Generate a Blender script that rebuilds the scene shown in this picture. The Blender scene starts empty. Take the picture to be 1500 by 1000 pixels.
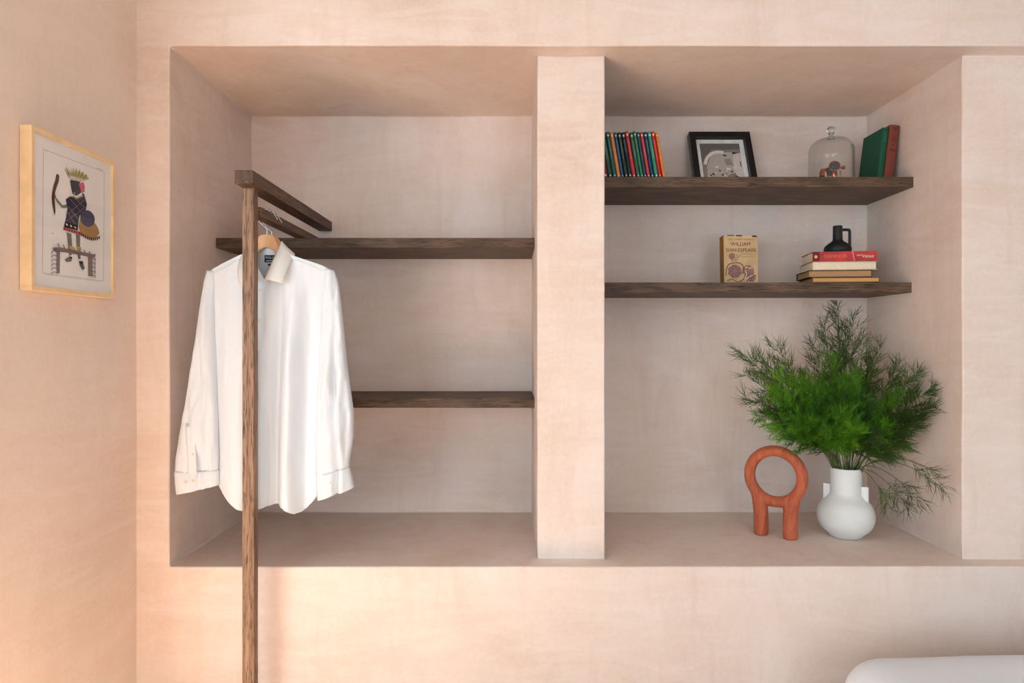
import bpy, bmesh, math, random
from mathutils import Vector, Matrix, noise

random.seed(7)
C = bpy.context.scene.collection
H = 1.40            # eye height of the camera above the floor
F = 1000.0          # focal length in pixels of a 1500 px wide frame
def X(px, d): return (px - 750.0) * d / F
def Z(py, d): return H + (498.0 - py) * d / F
def P(px, py, d): return Vector((X(px, d), d, Z(py, d)))

# ------------------------------------------------------------------ camera, world, lights, exposure
cam_d = bpy.data.cameras.new('camera'); cam = bpy.data.objects.new('camera', cam_d); C.objects.link(cam)
cam.location = (0, 0, H); cam.rotation_euler = (math.radians(90), 0, 0)
cam_d.sensor_width = 36; cam_d.lens = 24.0; cam_d.shift_y = -2.0 / 1500.0; cam_d.clip_start = 0.05
sc = bpy.context.scene; sc.camera = cam
w = bpy.data.worlds.new('world'); sc.world = w; w.use_nodes = True
w.node_tree.nodes['Background'].inputs[0].default_value = (0.9, 0.95, 1.0, 1); w.node_tree.nodes['Background'].inputs[1].default_value = 0.4

def area(name, loc, target, sx, sy, power, col):
    l = bpy.data.lights.new(name, 'AREA'); l.shape = 'RECTANGLE'; l.size = sx; l.size_y = sy; l.energy = power; l.color = col
    o = bpy.data.objects.new(name, l); C.objects.link(o); o.location = loc
    o.rotation_euler = (Vector(target) - Vector(loc)).to_track_quat('-Z', 'Y').to_euler()
    return o
# daylight of the window to the left of the camera, and of the broad window wall behind it
area('window_light_left', (-2.05, -0.22, H + 0.04), (0.0, 0.55, H + .04), 0.50, 1.0, 24, (0.66, 0.87, 1.0))
area('window_light_far_left', (-2.10, -2.45, H + 0.12), (0.0, -1.2, H + .12), 1.9, 1.9, 112, (0.64, 0.86, 1.0))
area('window_light_back', (0.95, -2.3, H + 0.12), (0.7, 2.3, H), 1.5, 2.2, 64, (0.78, 0.90, 1.0))
# low sun through the opening in the far left wall: it only reaches the floor, which glows back warmly
sun_d = bpy.data.lights.new('sun', 'SUN'); sun_d.energy = 88.0; sun_d.angle = 0.009; sun_d.color = (1.0, 0.94, 0.84)
sun = bpy.data.objects.new('sun', sun_d); C.objects.link(sun); sun.rotation_euler = Vector((1.0, 0.45, -0.94)).to_track_quat('-Z', 'Y').to_euler()
sc.view_settings.view_transform = 'Standard'; sc.view_settings.look = 'None'
sc.view_settings.gamma = 1.0; sc.view_settings.use_curve_mapping = False
sc.view_settings.exposure = -0.67

# ------------------------------------------------------------------ materials
def srgb(r, g, b):
    f = lambda c: (c/255/12.92) if c/255 <= 0.04045 else ((c/255 + 0.055)/1.055)**2.4
    return (f(r), f(g), f(b), 1.0)
def base_mat(name):
    m = bpy.data.materials.new(name); m.use_nodes = True
    nt = m.node_tree; return m, nt, nt.nodes['Principled BSDF']
def node(nt, t, **kw):
    n = nt.nodes.new(t)
    for k, v in kw.items():
        if k in n.inputs: n.inputs[k].default_value = v
        else: setattr(n, k, v)
    return n
def noise_tex(nt, vec, scale, detail=4, rough=0.55, dist=0.0):
    n = node(nt, 'ShaderNodeTexNoise'); n.inputs['Scale'].default_value = scale
    n.inputs['Detail'].default_value = detail; n.inputs['Roughness'].default_value = rough; n.inputs['Distortion'].default_value = dist
    nt.links.new(vec, n.inputs['Vector']); return n.outputs['Fac']
def ramp(nt, fac, stops):
    r = nt.nodes.new('ShaderNodeValToRGB'); nt.links.new(fac, r.inputs['Fac'])
    while len(r.color_ramp.elements) < len(stops): r.color_ramp.elements.new(0.5)
    for e, (p, c) in zip(r.color_ramp.elements, stops): e.position = p; e.color = c
    return r.outputs['Color']
def mix(nt, fac, a, b, mode='MIX'):
    n = nt.nodes.new('ShaderNodeMix'); n.data_type = 'RGBA'; n.blend_type = mode
    for s, v in ((0, fac), (6, a), (7, b)):
        if isinstance(v, (int, float, tuple)): n.inputs[s].default_value = v
        else: nt.links.new(v, n.inputs[s])
    return n.outputs[2]
def bump(nt, bsdf, h, strength, dist):
    b = nt.nodes.new('ShaderNodeBump'); b.inputs['Strength'].default_value = strength; b.inputs['Distance'].default_value = dist
    nt.links.new(h, b.inputs['Height']); nt.links.new(b.outputs[0], bsdf.inputs['Normal'])
def coords(nt, kind='Object', scale=(1,1,1), rot=(0,0,0)):
    t = nt.nodes.new('ShaderNodeTexCoord'); mp = nt.nodes.new('ShaderNodeMapping')
    mp.inputs['Scale'].default_value = scale; mp.inputs['Rotation'].default_value = rot
    nt.links.new(t.outputs[kind], mp.inputs[0]); return mp.outputs[0]
def math_n(nt, op, a, b):
    n = nt.nodes.new('ShaderNodeMath'); n.operation = op
    for s, v in ((0, a), (1, b)):
        if isinstance(v, (int, float)): n.inputs[s].default_value = v
        else: nt.links.new(v, n.inputs[s])
    return n.outputs[0]

def plaster(name, dark, mid, light, pale):
    m, nt, b = base_mat(name)
    v = coords(nt)
    big = noise_tex(nt, v, 1.7, 5, 0.6, 0.6)
    c = ramp(nt, big, [(0.30, dark), (0.46, mid), (0.58, light), (0.72, pale)])
    vs = coords(nt, 'Object', (1.0, 1.0, 5.0))
    st = noise_tex(nt, vs, 3.2, 8, 0.65, 1.2)              # horizontal trowel sweeps
    c = mix(nt, ramp(nt, st, [(0.42, (0,0,0,1)), (0.66, (0.55,)*3 + (1,))]), c, pale)
    vv = coords(nt, 'Object', (6.0, 6.0, 1.0))
    sv = noise_tex(nt, vv, 2.0, 7, 0.6, 0.8)
    c = mix(nt, ramp(nt, sv, [(0.50, (0,0,0,1)), (0.72, (0.45,)*3 + (1,))]), c, dark)
    fine = noise_tex(nt, v, 70, 6, 0.7)
    c = mix(nt, 0.20, c, ramp(nt, fine, [(0.3, (0.30,0.28,0.26,1)), (0.7, (0.72,0.72,0.72,1))]), 'OVERLAY')
    nt.links.new(c, b.inputs['Base Color'])
    nt.links.new(ramp(nt, big, [(0.3, (0.5,)*3+(1,)), (0.7, (0.66,)*3+(1,))]), b.inputs['Roughness'])
    b.inputs['Specular IOR Level'].default_value = 0.3
    h = math_n(nt, 'ADD', math_n(nt, 'MULTIPLY', noise_tex(nt, v, 6, 6, 0.6, 0.4), 1.0), math_n(nt, 'MULTIPLY', fine, 0.12))
    bump(nt, b, h, 0.30, 0.010)
    return m
PL = plaster('pink_plaster', srgb(221,197,182), srgb(231,210,197), srgb(235,216,205), srgb(240,225,217))
PLW = plaster('warm_plaster', srgb(231,207,190), srgb(236,214,199), srgb(238,218,204), srgb(242,224,212))

def oak(name, axis, c1, c2, c3, rough=0.55):
    m, nt, b = base_mat(name)
    s = {'x': (3, 62, 62), 'y': (62, 3, 62), 'z': (62, 62, 3)}[axis]
    v = coords(nt, 'Object', s)
    g = noise_tex(nt, v, 2.2, 7, 0.65, 0.5)
    s2 = {'x': (14, 260, 260), 'y': (260, 14, 260), 'z': (260, 260, 14)}[axis]
    p = noise_tex(nt, coords(nt, 'Object', s2), 1.6, 3, 0.5)
    s3 = {'x': (0.9, 9, 9), 'y': (9, 0.9, 9), 'z': (9, 9, 0.9)}[axis]
    wv = nt.nodes.new('ShaderNodeTexWave'); wv.inputs['Scale'].default_value = 1.6; wv.inputs['Distortion'].default_value = 9
    wv.inputs['Detail'].default_value = 3; nt.links.new(coords(nt, 'Object', s3, (0.15, 0.1, 0.12)), wv.inputs['Vector'])
    c = ramp(nt, g, [(0.33, c1), (0.5, c2), (0.68, c3)])
    c = mix(nt, 0.28, c, ramp(nt, wv.outputs['Fac'], [(0.2, c1), (0.75, c3)]))
    c = mix(nt, ramp(nt, p, [(0.36, (0.95,)*3+(1,)), (0.47, (0,0,0,1))]), c, tuple(x*0.42 for x in c1[:3]) + (1,))
    nt.links.new(c, b.inputs['Base Color']); b.inputs['Roughness'].default_value = rough
    b.inputs['Specular IOR Level'].default_value = 0.35
    bump(nt, b, math_n(nt, 'ADD', g, p), 0.35, 0.0015)
    return m
SH = dict(c1=srgb(66,49,36), c2=srgb(92,70,54), c3=srgb(117,92,75))
OAK_SHELF = oak('dark_oak_shelf', 'x', **SH)
PO = dict(c1=srgb(112,82,62), c2=srgb(146,113,88), c3=srgb(178,145,118))
OAK_POST = oak('oak_post', 'z', **PO)
OAK_BEAM = oak('oak_beam', 'y', srgb(66,46,34), srgb(96,70,54), srgb(124,96,78))

def plain(name, col, rough=0.6, spec=0.4, metal=0.0, var=0.06, scale=40, bmp=0.0, sheen=0.0):
    m, nt, b = base_mat(name)
    v = coords(nt); n = noise_tex(nt, v, scale, 4, 0.6)
    lo = tuple(max(0, x*(1-var*2)) for x in col[:3]) + (1,); hi = tuple(min(1, x*(1+var*2)) for x in col[:3]) + (1,)
    nt.links.new(ramp(nt, n, [(0.3, lo), (0.7, hi)]), b.inputs['Base Color'])
    b.inputs['Roughness'].default_value = rough; b.inputs['Metallic'].default_value = metal
    b.inputs['Specular IOR Level'].default_value = spec
    if bmp: bump(nt, b, n, bmp, 0.001)
    if sheen: b.inputs['Sheen Weight'].default_value = sheen
    return m
WHITE = plain('white_plaster', srgb(226,222,218), 0.9)
COTTON = plain('white_cotton', srgb(229,233,239), 0.85, 0.2, var=0.015, scale=300, bmp=0.12, sheen=0.1)
COTTON2 = plain('collar_cotton', srgb(230,226,221), 0.85, 0.2, var=0.015, scale=300, bmp=0.12)
LINEN = plain('white_bedding', srgb(240,243,250), 0.85, 0.2, var=0.01, scale=200, bmp=0.1)
BUTTON = plain('pearl_button', srgb(226,214,192), 0.3, 0.5)
NAVY = plain('navy_label', srgb(24,34,48), 0.8)
THREAD = plain('label_thread', srgb(190,196,190), 0.8)
BEECH = plain('beech', srgb(226,176,128), 0.45, var=0.07, scale=25)
CHROME = plain('hook_steel', srgb(205,205,205), 0.25, metal=1.0)
BIRCH = plain('birch_frame', srgb(238,206,162), 0.5, var=0.05, scale=18)
PAPER = plain('print_paper', srgb(242,236,232), 0.8, var=0.015, scale=12)
CERAMIC = plain('white_ceramic', srgb(236,236,233), 0.55, 0.35, var=0.01, scale=30)
BLACKC = plain('black_stoneware', srgb(26,28,30), 0.55, 0.4, var=0.1)
BLACKF = plain('black_frame', srgb(16,15,16), 0.35, 0.4)
MATB = plain('pale_mount', srgb(238,232,228), 0.85)
PAGES = plain('book_pages', srgb(214,192,160), 0.9, var=0.08, scale=200)
PAGES_W = plain('white_pages', srgb(232,214,188), 0.9, var=0.05, scale=200)
COPPER = plain('copper', srgb(205,120,90), 0.2, metal=1.0)
SILVER = plain('silver', srgb(225,225,228), 0.15, metal=1.0)
DIAL = plain('dark_dial', srgb(52,56,58), 0.35)
STEMG = plain('fern_stem', srgb(84,96,44), 0.6, var=0.15)
def leafm(name, c1, c2):
    m, nt, b = base_mat(name)
    n = noise_tex(nt, coords(nt), 22, 3, 0.6)
    oi = nt.nodes.new('ShaderNodeObjectInfo')
    f = math_n(nt, 'ADD', math_n(nt, 'MULTIPLY', n, 0.55), math_n(nt, 'MULTIPLY', oi.outputs['Random'], 0.45))
    col = ramp(nt, f, [(0.25, c1), (0.72, c2)])
    nt.links.new(col, b.inputs['Base Color']); b.inputs['Roughness'].default_value = 0.5
    b.inputs['Specular IOR Level'].default_value = 0.3
    tr = nt.nodes.new('ShaderNodeBsdfTranslucent'); nt.links.new(col, tr.inputs[0])
    ms = nt.nodes.new('ShaderNodeMixShader'); ms.inputs[0].default_value = 0.25
    nt.links.new(b.outputs[0], ms.inputs[1]); nt.links.new(tr.outputs[0], ms.inputs[2])
    nt.links.new(ms.outputs[0], nt.nodes['Material Output'].inputs['Surface'])
    return m
FERN_B = leafm('fern_bright', srgb(22,62,4), srgb(112,172,34))
FERN_D = leafm('fern_backlit', srgb(36,58,14), srgb(84,110,38))  # outer fronds: backlight contrast put into a darker, duller green
def terracotta():
    m, nt, b = base_mat('terracotta')
    n = noise_tex(nt, coords(nt, 'Object', (9, 9, 2.2)), 5, 6, 0.65, 0.8)
    c = ramp(nt, n, [(0.30, srgb(146,72,44)), (0.42, srgb(184,90,58)), (0.60, srgb(200,104,70)), (0.75, srgb(212,124,88))])
    k = noise_tex(nt, coords(nt, 'Object', (40, 40, 9)), 3, 3, 0.6)
    c = mix(nt, ramp(nt, k, [(0.30, (0.7,)*3+(1,)), (0.42, (0,0,0,1))]), c, srgb(120,84,44))
    nt.links.new(c, b.inputs['Base Color']); b.inputs['Roughness'].default_value = 0.75; bump(nt, b, n, 0.5, 0.003); return m
TERRA = terracotta()
def lw2(nt):
    l = nt.nodes.new('ShaderNodeLayerWeight'); l.inputs['Blend'].default_value = 0.5; return l.outputs['Facing']
def glass(name, tint, edge, r0=0.022, r1=0.75):
    m, nt, b = base_mat(name); nt.nodes.remove(b)
    t = nt.nodes.new('ShaderNodeBsdfTransparent'); g = nt.nodes.new('ShaderNodeBsdfGlossy'); g.inputs['Roughness'].default_value = 0.02
    lw = nt.nodes.new('ShaderNodeLayerWeight'); lw.inputs['Blend'].default_value = 0.25
    nt.links.new(ramp(nt, lw.outputs['Facing'], [(0.0, tint), (0.55, tint), (0.86, tuple(math.sqrt(a_*b_) for a_, b_ in zip(tint, edge))), (1.0, edge)]), t.inputs[0])
    pw = math_n(nt, 'POWER', lw2(nt), 4.0); fc = math_n(nt, 'ADD', math_n(nt, 'MULTIPLY', pw, r1), r0)
    ms = nt.nodes.new('ShaderNodeMixShader'); nt.links.new(fc, ms.inputs[0])
    nt.links.new(t.outputs[0], ms.inputs[1]); nt.links.new(g.outputs[0], ms.inputs[2])
    nt.links.new(ms.outputs[0], nt.nodes['Material Output'].inputs['Surface']); return m
GLASS = glass('clear_glass', (0.975,0.975,0.97,1), (0.16,0.14,0.12,1), 0.03, 0.9)
KNOBG, _nt, _b = base_mat('solid_glass'); _b.inputs['Transmission Weight'].default_value = 1.0; _b.inputs['Roughness'].default_value = 0.02; _b.inputs['IOR'].default_value = 1.45
PANE = glass('picture_glass', (1,1,1,1), (0.98,0.98,0.98,1), 0.012, 0.35)
_flat = {}
def flat(r, g, b, rough=0.75):
    k = (r, g, b, rough)
    if k not in _flat: _flat[k] = plain('tone_%d' % len(_flat), srgb(r, g, b), rough, var=0.05, scale=120)
    return _flat[k]
FLOORM = oak('warm_wood_floor', 'y', srgb(212,172,138), srgb(224,188,156), srgb(232,201,173))
CEILM = plain('white_ceiling', srgb(240,232,224), 0.9)

# ------------------------------------------------------------------ builders
R90 = (math.radians(90), 0, 0)
def link(name, me, mat=None, parent=None):
    o = bpy.data.objects.new(name, me); C.objects.link(o)
    if mat is not None and len(me.materials) == 0: me.materials.append(mat)
    if parent is not None: o.parent = parent
    return o
def mesh(name, verts, faces, mat=None, parent=None, smooth=False, bev=0.0, seg=2, solid=0.0, sub=0):
    me = bpy.data.meshes.new(name); me.from_pydata([tuple(v) for v in verts], [], faces); me.update()
    bm = bmesh.new(); bm.from_mesh(me); bmesh.ops.recalc_face_normals(bm, faces=bm.faces); bm.to_mesh(me); bm.free()
    if smooth:
        for p in me.polygons: p.use_smooth = True
    o = link(name, me, mat, parent)
    if solid: s = o.modifiers.new('solid', 'SOLIDIFY'); s.thickness = solid; s.offset = 0
    if bev:
        b = o.modifiers.new('bevel', 'BEVEL'); b.width = bev; b.segments = seg; b.limit_method = 'ANGLE'; b.angle_limit = math.radians(35)
    if sub: s = o.modifiers.new('sub', 'SUBSURF'); s.levels = sub; s.render_levels = sub
    return o
BOXF = [(0,1,3,2),(4,6,7,5),(0,4,5,1),(2,3,7,6),(0,2,6,4),(1,5,7,3)]
def boxv(x0,x1,y0,y1,z0,z1): return [(x,y,z) for x in (x0,x1) for y in (y0,y1) for z in (z0,z1)]
def boxes(name, lst, mat, parent=None, bev=0.0, seg=2):
    vs, fs = [], []
    for b in lst:
        n = len(vs); vs += boxv(*b); fs += [tuple(i+n for i in f) for f in BOXF]
    return mesh(name, vs, fs, mat, parent, bev=bev, seg=seg)
def box(name, b, mat, parent=None, bev=0.0, seg=2): return boxes(name, [b], mat, parent, bev, seg)
def lathe(name, prof, mat, parent=None, n=48, closed=False, loc=(0,0,0)):
    vs, fs = [], []
    for r, z in prof:
        for k in range(n):
            a = 2*math.pi*k/n; vs.append((r*math.cos(a), r*math.sin(a), z))
    m = len(prof)
    for i in range(m if closed else m-1):
        j = (i+1) % m
        for k in range(n): fs.append((i*n+k, i*n+(k+1)%n, j*n+(k+1)%n, j*n+k))
    if not closed:
        if prof[0][0] > 1e-4: fs.append(tuple(range(n))[::-1])
        if prof[-1][0] > 1e-4: fs.append(tuple(range((m-1)*n, m*n)))
    o = mesh(name, vs, fs, mat, parent, smooth=True); o.location = loc
    bm = bmesh.new(); bm.from_mesh(o.data); bmesh.ops.remove_doubles(bm, verts=bm.verts, dist=1e-5)
    bmesh.ops.recalc_face_normals(bm, faces=bm.faces); bm.to_mesh(o.data); bm.free()
    return o
def tube_geo(pts, rad, n=8, caps=True):
    pts = [Vector(p) for p in pts]; vs, fs = [], []
    r = rad if callable(rad) else (lambda t: rad)
    up = None
    for i, p in enumerate(pts):
        t = (pts[min(i+1, len(pts)-1)] - pts[max(i-1, 0)]).normalized()
        if up is None: up = t.orthogonal().normalized()
        up = (up - t*up.dot(t)); up = up.normalized() if up.length > 1e-6 else t.orthogonal().normalized()
        sd = t.cross(up); rr = r(i/(len(pts)-1))
        for k in range(n):
            a = 2*math.pi*k/n; vs.append(p + (up*math.cos(a) + sd*math.sin(a))*rr)
    for i in range(len(pts)-1):
        for k in range(n): fs.append((i*n+k, i*n+(k+1)%n, (i+1)*n+(k+1)%n, (i+1)*n+k))
    if caps: fs.append(tuple(range(n))[::-1]); fs.append(tuple(range((len(pts)-1)*n, len(pts)*n)))
    return vs, fs
def tube(name, pts, rad, mat, parent=None, n=8):
    vs, fs = tube_geo(pts, rad, n); return mesh(name, vs, fs, mat, parent, smooth=True)
def smooth_curve(pts, n=40):
    pts = [Vector(p) for p in pts]; out = []
    q = [pts[0]*2 - pts[1]] + pts + [pts[-1]*2 - pts[-2]]
    m = len(pts) - 1
    for i in range(n+1):
        s = i/n*m; k = min(int(s), m-1); t = s-k
        a, b, c, d = q[k:k+4]
        out.append(0.5*((2*b) + (c-a)*t + (2*a-5*b+4*c-d)*t*t + (3*b-a-3*c+d)*t**3))
    return out
def lerp_tab(tab, x):
    if x <= tab[0][0]: return tab[0][1]
    for (a, va), (b, vb) in zip(tab, tab[1:]):
        if x <= b: return va + (vb-va)*(x-a)/(b-a)
    return tab[-1][1]
def tag(o, label, cat, group=None):
    o['label'] = label; o['category'] = cat
    if group: o['group'] = group
    return o
def thing(name, loc, label, cat, group=None, rot=(0,0,0)):
    o = bpy.data.objects.new(name, None); C.objects.link(o); o.location = loc; o.rotation_euler = rot
    o.empty_display_size = 0.05
    return tag(o, label, cat, group)
def text(name, s, size, mat, parent, loc, rot, sx=1.0, align='CENTER', ext=0.0002, shear=0.0):
    cu = bpy.data.curves.new(name, 'FONT'); cu.body = s; cu.size = size; cu.align_x = align; cu.align_y = 'CENTER'; cu.extrude = ext; cu.shear = shear
    to = bpy.data.objects.new(name, cu); C.objects.link(to)
    dg = bpy.context.evaluated_depsgraph_get(); dg.update()
    me = bpy.data.meshes.new_from_object(to.evaluated_get(dg)); bpy.data.objects.remove(to)
    me.materials.clear(); o = link(name, me, mat, parent)
    o.location = loc; o.rotation_euler = rot; o.scale = (sx, 1, 1); return o

# ------------------------------------------------------------------ room shell
YF, YB, YP = 2.1277, 2.80, 2.2025       # wall face, niche back, recessed pillar plane
XL, XR = -1.17, 3.2
NX0 = -1.068; NZ0 = H - 0.706; NZ1 = H + 0.917; CZ = 2.75
PX0, PX1, RX = 0.0815, 0.2996, 1.4537
def grid(a, b, step):
    n = max(1, round((b-a)/step)); return [a + (b-a)*i/n for i in range(n)]
def wall_front():
    xs = grid(XL, NX0, .05) + grid(NX0, RX, .05) + grid(RX, XR, .1) + [XR]
    zs = grid(0, NZ0, .05) + grid(NZ0, NZ1, .05) + grid(NZ1, CZ, .05) + [CZ]
    def depth(x, z):
        if x < NX0 or z < NZ0 or z > NZ1: return YF
        return YP if x > RX else YB
    bm = bmesh.new(); cache = {}
    def v(x, y, z):
        k = (round(x, 4), round(y, 4), round(z, 4))
        if k not in cache:
            p = Vector(k)*3.1
            amp = 0.0016
            cache[k] = bm.verts.new((x + amp*noise.noise(p), y + amp*1.2*noise.noise(p + Vector((9,3,1))), z + amp*noise.noise(p + Vector((4,7,9)))))
        return cache[k]
    def strip(y0, y1):
        n = max(1, round(abs(y1-y0)/0.05)); return [y0 + (y1-y0)*i/n for i in range(n+1)]
    D = [[depth((xs[i]+xs[i+1])/2, (zs[j]+zs[j+1])/2) for j in range(len(zs)-1)] for i in range(len(xs)-1)]
    for i in range(len(xs)-1):
        for j in range(len(zs)-1):
            d = D[i][j]
            bm.faces.new([v(xs[i],d,zs[j]), v(xs[i+1],d,zs[j]), v(xs[i+1],d,zs[j+1]), v(xs[i],d,zs[j+1])])
            if i+1 < len(xs)-1 and D[i+1][j] != d:
                ys = strip(d, D[i+1][j]); x = xs[i+1]
                for a, b in zip(ys, ys[1:]): bm.faces.new([v(x,a,zs[j]), v(x,b,zs[j]), v(x,b,zs[j+1]), v(x,a,zs[j+1])])
            if j+1 < len(zs)-1 and D[i][j+1] != d:
                ys = strip(d, D[i][j+1]); z = zs[j+1]
                for a, b in zip(ys, ys[1:]): bm.faces.new([v(xs[i],a,z), v(xs[i],b,z), v(xs[i+1],b,z), v(xs[i+1],a,z)])
    bmesh.ops.recalc_face_normals(bm, faces=bm.faces)
    me = bpy.data.meshes.new('wall_front'); bm.to_mesh(me); bm.free()
    for p in me.polygons: p.use_smooth = True
    o = link('wall_front', me, PL); o['kind'] = 'structure'
    b = o.modifiers.new('bevel', 'BEVEL'); b.width = 0.004; b.segments = 2; b.limit_method = 'ANGLE'; b.angle_limit = math.radians(40); b.harden_normals = False
    b.affect = 'EDGES'
    me.set_sharp_from_angle(angle=math.radians(40))
    return o
WF = wall_front()
def jitter_box(name, b, mat, parent, step=0.06, amp=0.0016, bev=0.004):
    x0,x1,y0,y1,z0,z1 = b
    bm = bmesh.new(); cache = {}
    def v(x, y, z):
        k = (round(x,4), round(y,4), round(z,4))
        if k not in cache:
            p = Vector(k)*3.1; cache[k] = bm.verts.new(Vector((x,y,z)) + amp*Vector((noise.noise(p), noise.noise(p+Vector((9,3,1))), noise.noise(p+Vector((4,7,9))))))
        return cache[k]
    gx, gy, gz = grid(x0,x1,step)+[x1], grid(y0,y1,step)+[y1], grid(z0,z1,step)+[z1]
    for a, a2 in zip(gx, gx[1:]):
        for c, c2 in zip(gz, gz[1:]):
            for y in (y0, y1): bm.faces.new([v(a,y,c), v(a2,y,c), v(a2,y,c2), v(a,y,c2)])
        for c, c2 in zip(gy, gy[1:]):
            for z in (z0, z1): bm.faces.new([v(a,c,z), v(a2,c,z), v(a2,c2,z), v(a,c2,z)])
    for a, a2 in zip(gy, gy[1:]):
        for c, c2 in zip(gz, gz[1:]):
            for x in (x0, x1): bm.faces.new([v(x,a,c), v(x,a2,c), v(x,a2,c2), v(x,a,c2)])
    bmesh.ops.recalc_face_normals(bm, faces=bm.faces)
    me = bpy.data.meshes.new(name); bm.to_mesh(me); bm.free()
    for p in me.polygons: p.use_smooth = True
    o = link(name, me, mat, parent)
    m = o.modifiers.new('bevel', 'BEVEL'); m.width = bev; m.segments = 2; m.limit_method = 'ANGLE'; m.angle_limit = math.radians(40)
    me.set_sharp_from_angle(angle=math.radians(40))
    return o
jitter_box('pillar', (PX0, PX1, YP, YB + .002, NZ0 - .002, NZ1 + .002), PL, WF)
wl = jitter_box('wall_left', (XL - .14, XL, 1.44, YF + .12, 0, CZ), PLW, None, bev=0.008); wl['kind'] = 'structure'
def struct(name, b, m): o = box(name, b, m); o['kind'] = 'structure'; return o
struct('floor', (-3.1, 3.3, -4.1, 2.2, -0.1, 0), FLOORM)
struct('ceiling', (-3.1, 3.3, -4.1, 2.9, CZ, CZ + .1), CEILM)
struct('wall_right', (XR, XR + .1, -4.1, 2.9, 0, CZ), WHITE)
struct('wall_back', (-3.1, 3.3, -4.1, -4.0, 0, CZ), WHITE)
o = boxes('wall_far_left', [(-3.1,-3.0,-4.0,-1.0,0,CZ), (-3.1,-3.0,.50,1.5,0,CZ), (-3.1,-3.0,-1.0,.50,0,1.45), (-3.1,-3.0,-1.0,.50,2.45,CZ)], WHITE); o['kind'] = 'structure'
struct('wall_far_front', (-3.0, XL - .10, 1.47, 1.57, 0, CZ), WHITE)

# ------------------------------------------------------------------ shelves
def shelf(x0, x1, ztop, th, label, yf=2.465):
    o = box('shelf', (x0, x1, yf, YB - .001, H + ztop - th, H + ztop), OAK_SHELF, None, bev=0.0015)
    return tag(o, label, 'shelf', 'dark oak shelves in the niches')
shelf(NX0 + .001, PX0 - .001, .3685, .0365, 'dark oak shelf in the left niche behind the clothes rail, its upper one', 2.46)
shelf(NX0 + .001, PX0 - .001, -.209, .035, 'dark oak shelf low in the left niche, partly hidden by the white shirt', 2.46)
US = .591; LS = .2097
shelf(PX1 + .001, 1.4563, US, .038, 'dark oak shelf carrying the coloured book row, black photo frame and glass dome', 2.471)
s4 = shelf(PX1 + .001, 1.4563, LS, .037, 'dark oak shelf with the tan book and the stack of old books', 2.482)

# ------------------------------------------------------------------ clothes rail
rail = thing('clothes_rail', (-.775, 2.02, 0), 'tall brown oak clothes rail of post, top beam and bar, standing before left niche', 'clothes rail')
def at(o, parent):  # keep world placement of geometry written in world coordinates
    o.parent = parent; o.matrix_parent_inverse = Matrix.Translation(parent.location).inverted(); return o
at(box('post', (-.792, -.758, 2.004, 2.038, 0, H + .447), OAK_POST, None, .0015), rail)
at(box('top_beam', (-.791, -.738, 1.945, YB - .001, H + .446, H + .4845), OAK_BEAM, None, .002), rail)
at(box('hanging_bar', (-.787, -.748, 2.038, 2.79, H + .3695, H + .398), OAK_BEAM, None, .004, 3), rail)

# ------------------------------------------------------------------ hangers
def hanger(d, cx, label, wood=True):
    o = thing('coat_hanger', (cx, d, H + .333), label, 'hanger', 'wooden coat hangers on the rail')
    k = d/1000.0
    # hook: neck up from the wood, then over the bar; local coordinates
    w = [(0,0,-.012),(0,0,.012),(-.004,0,.018),(-.022,0,.036),(-.028,0,.052),(-.024,0,.066),(-.010,0,.0745),(.006,0,.0735),(.018,0,.066),(.026,0,.052),(.033,0,.043)]
    tube('hook', smooth_curve(w, 48), .0022, CHROME, o, 8)
    # contoured wooden body
    top, bot = [], []
    N = 60
    tt = [(0,-.004),(.016,-.005),(.022,-.009),(.028,-.020),(.036,-.038),(.046,-.058),(.08,-.090),(.14,-.124),(.160,-.136)]
    bb = [(0,-.044),(.008,-.045),(.022,-.054),(.04,-.074),(.08,-.116),(.14,-.150),(.160,-.152)]
    for i in range(N+1):
        x = -.160 + .320*i/N
        top.append((x, lerp_tab(tt, abs(x)))); bot.append((x, lerp_tab(bb, abs(x))))
    vs, fs = [], []
    M = 2*(N+1)
    loop = top + bot[::-1]
    for yy in (-.008, .008):
        for (x, z) in loop: vs.append((x, yy + .012*(abs(x)/.19)**2, z))
    for i in range(N):
        fs.append((i, i+1, M-2-i, M-1-i)); fs.append((M+i, 2*M-1-i, 2*M-2-i, M+i+1))
    for i in range(M): fs.append((i, M+i, M+(i+1) % M, (i+1) % M))
    mesh('hanger_body', vs, fs, BEECH, o, bev=.003)
    # trouser bar
    tube('trouser_bar', [(-.14, 0, -.138), (.14, 0, -.138)], .006, BEECH, o, 10)
    return o
hanger(2.13, -.7645, 'beech wood coat hanger with steel hook, inside the white shirt')
hanger(2.185, -.7695, 'second beech coat hanger, only its steel hook showing close behind the first')

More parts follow.
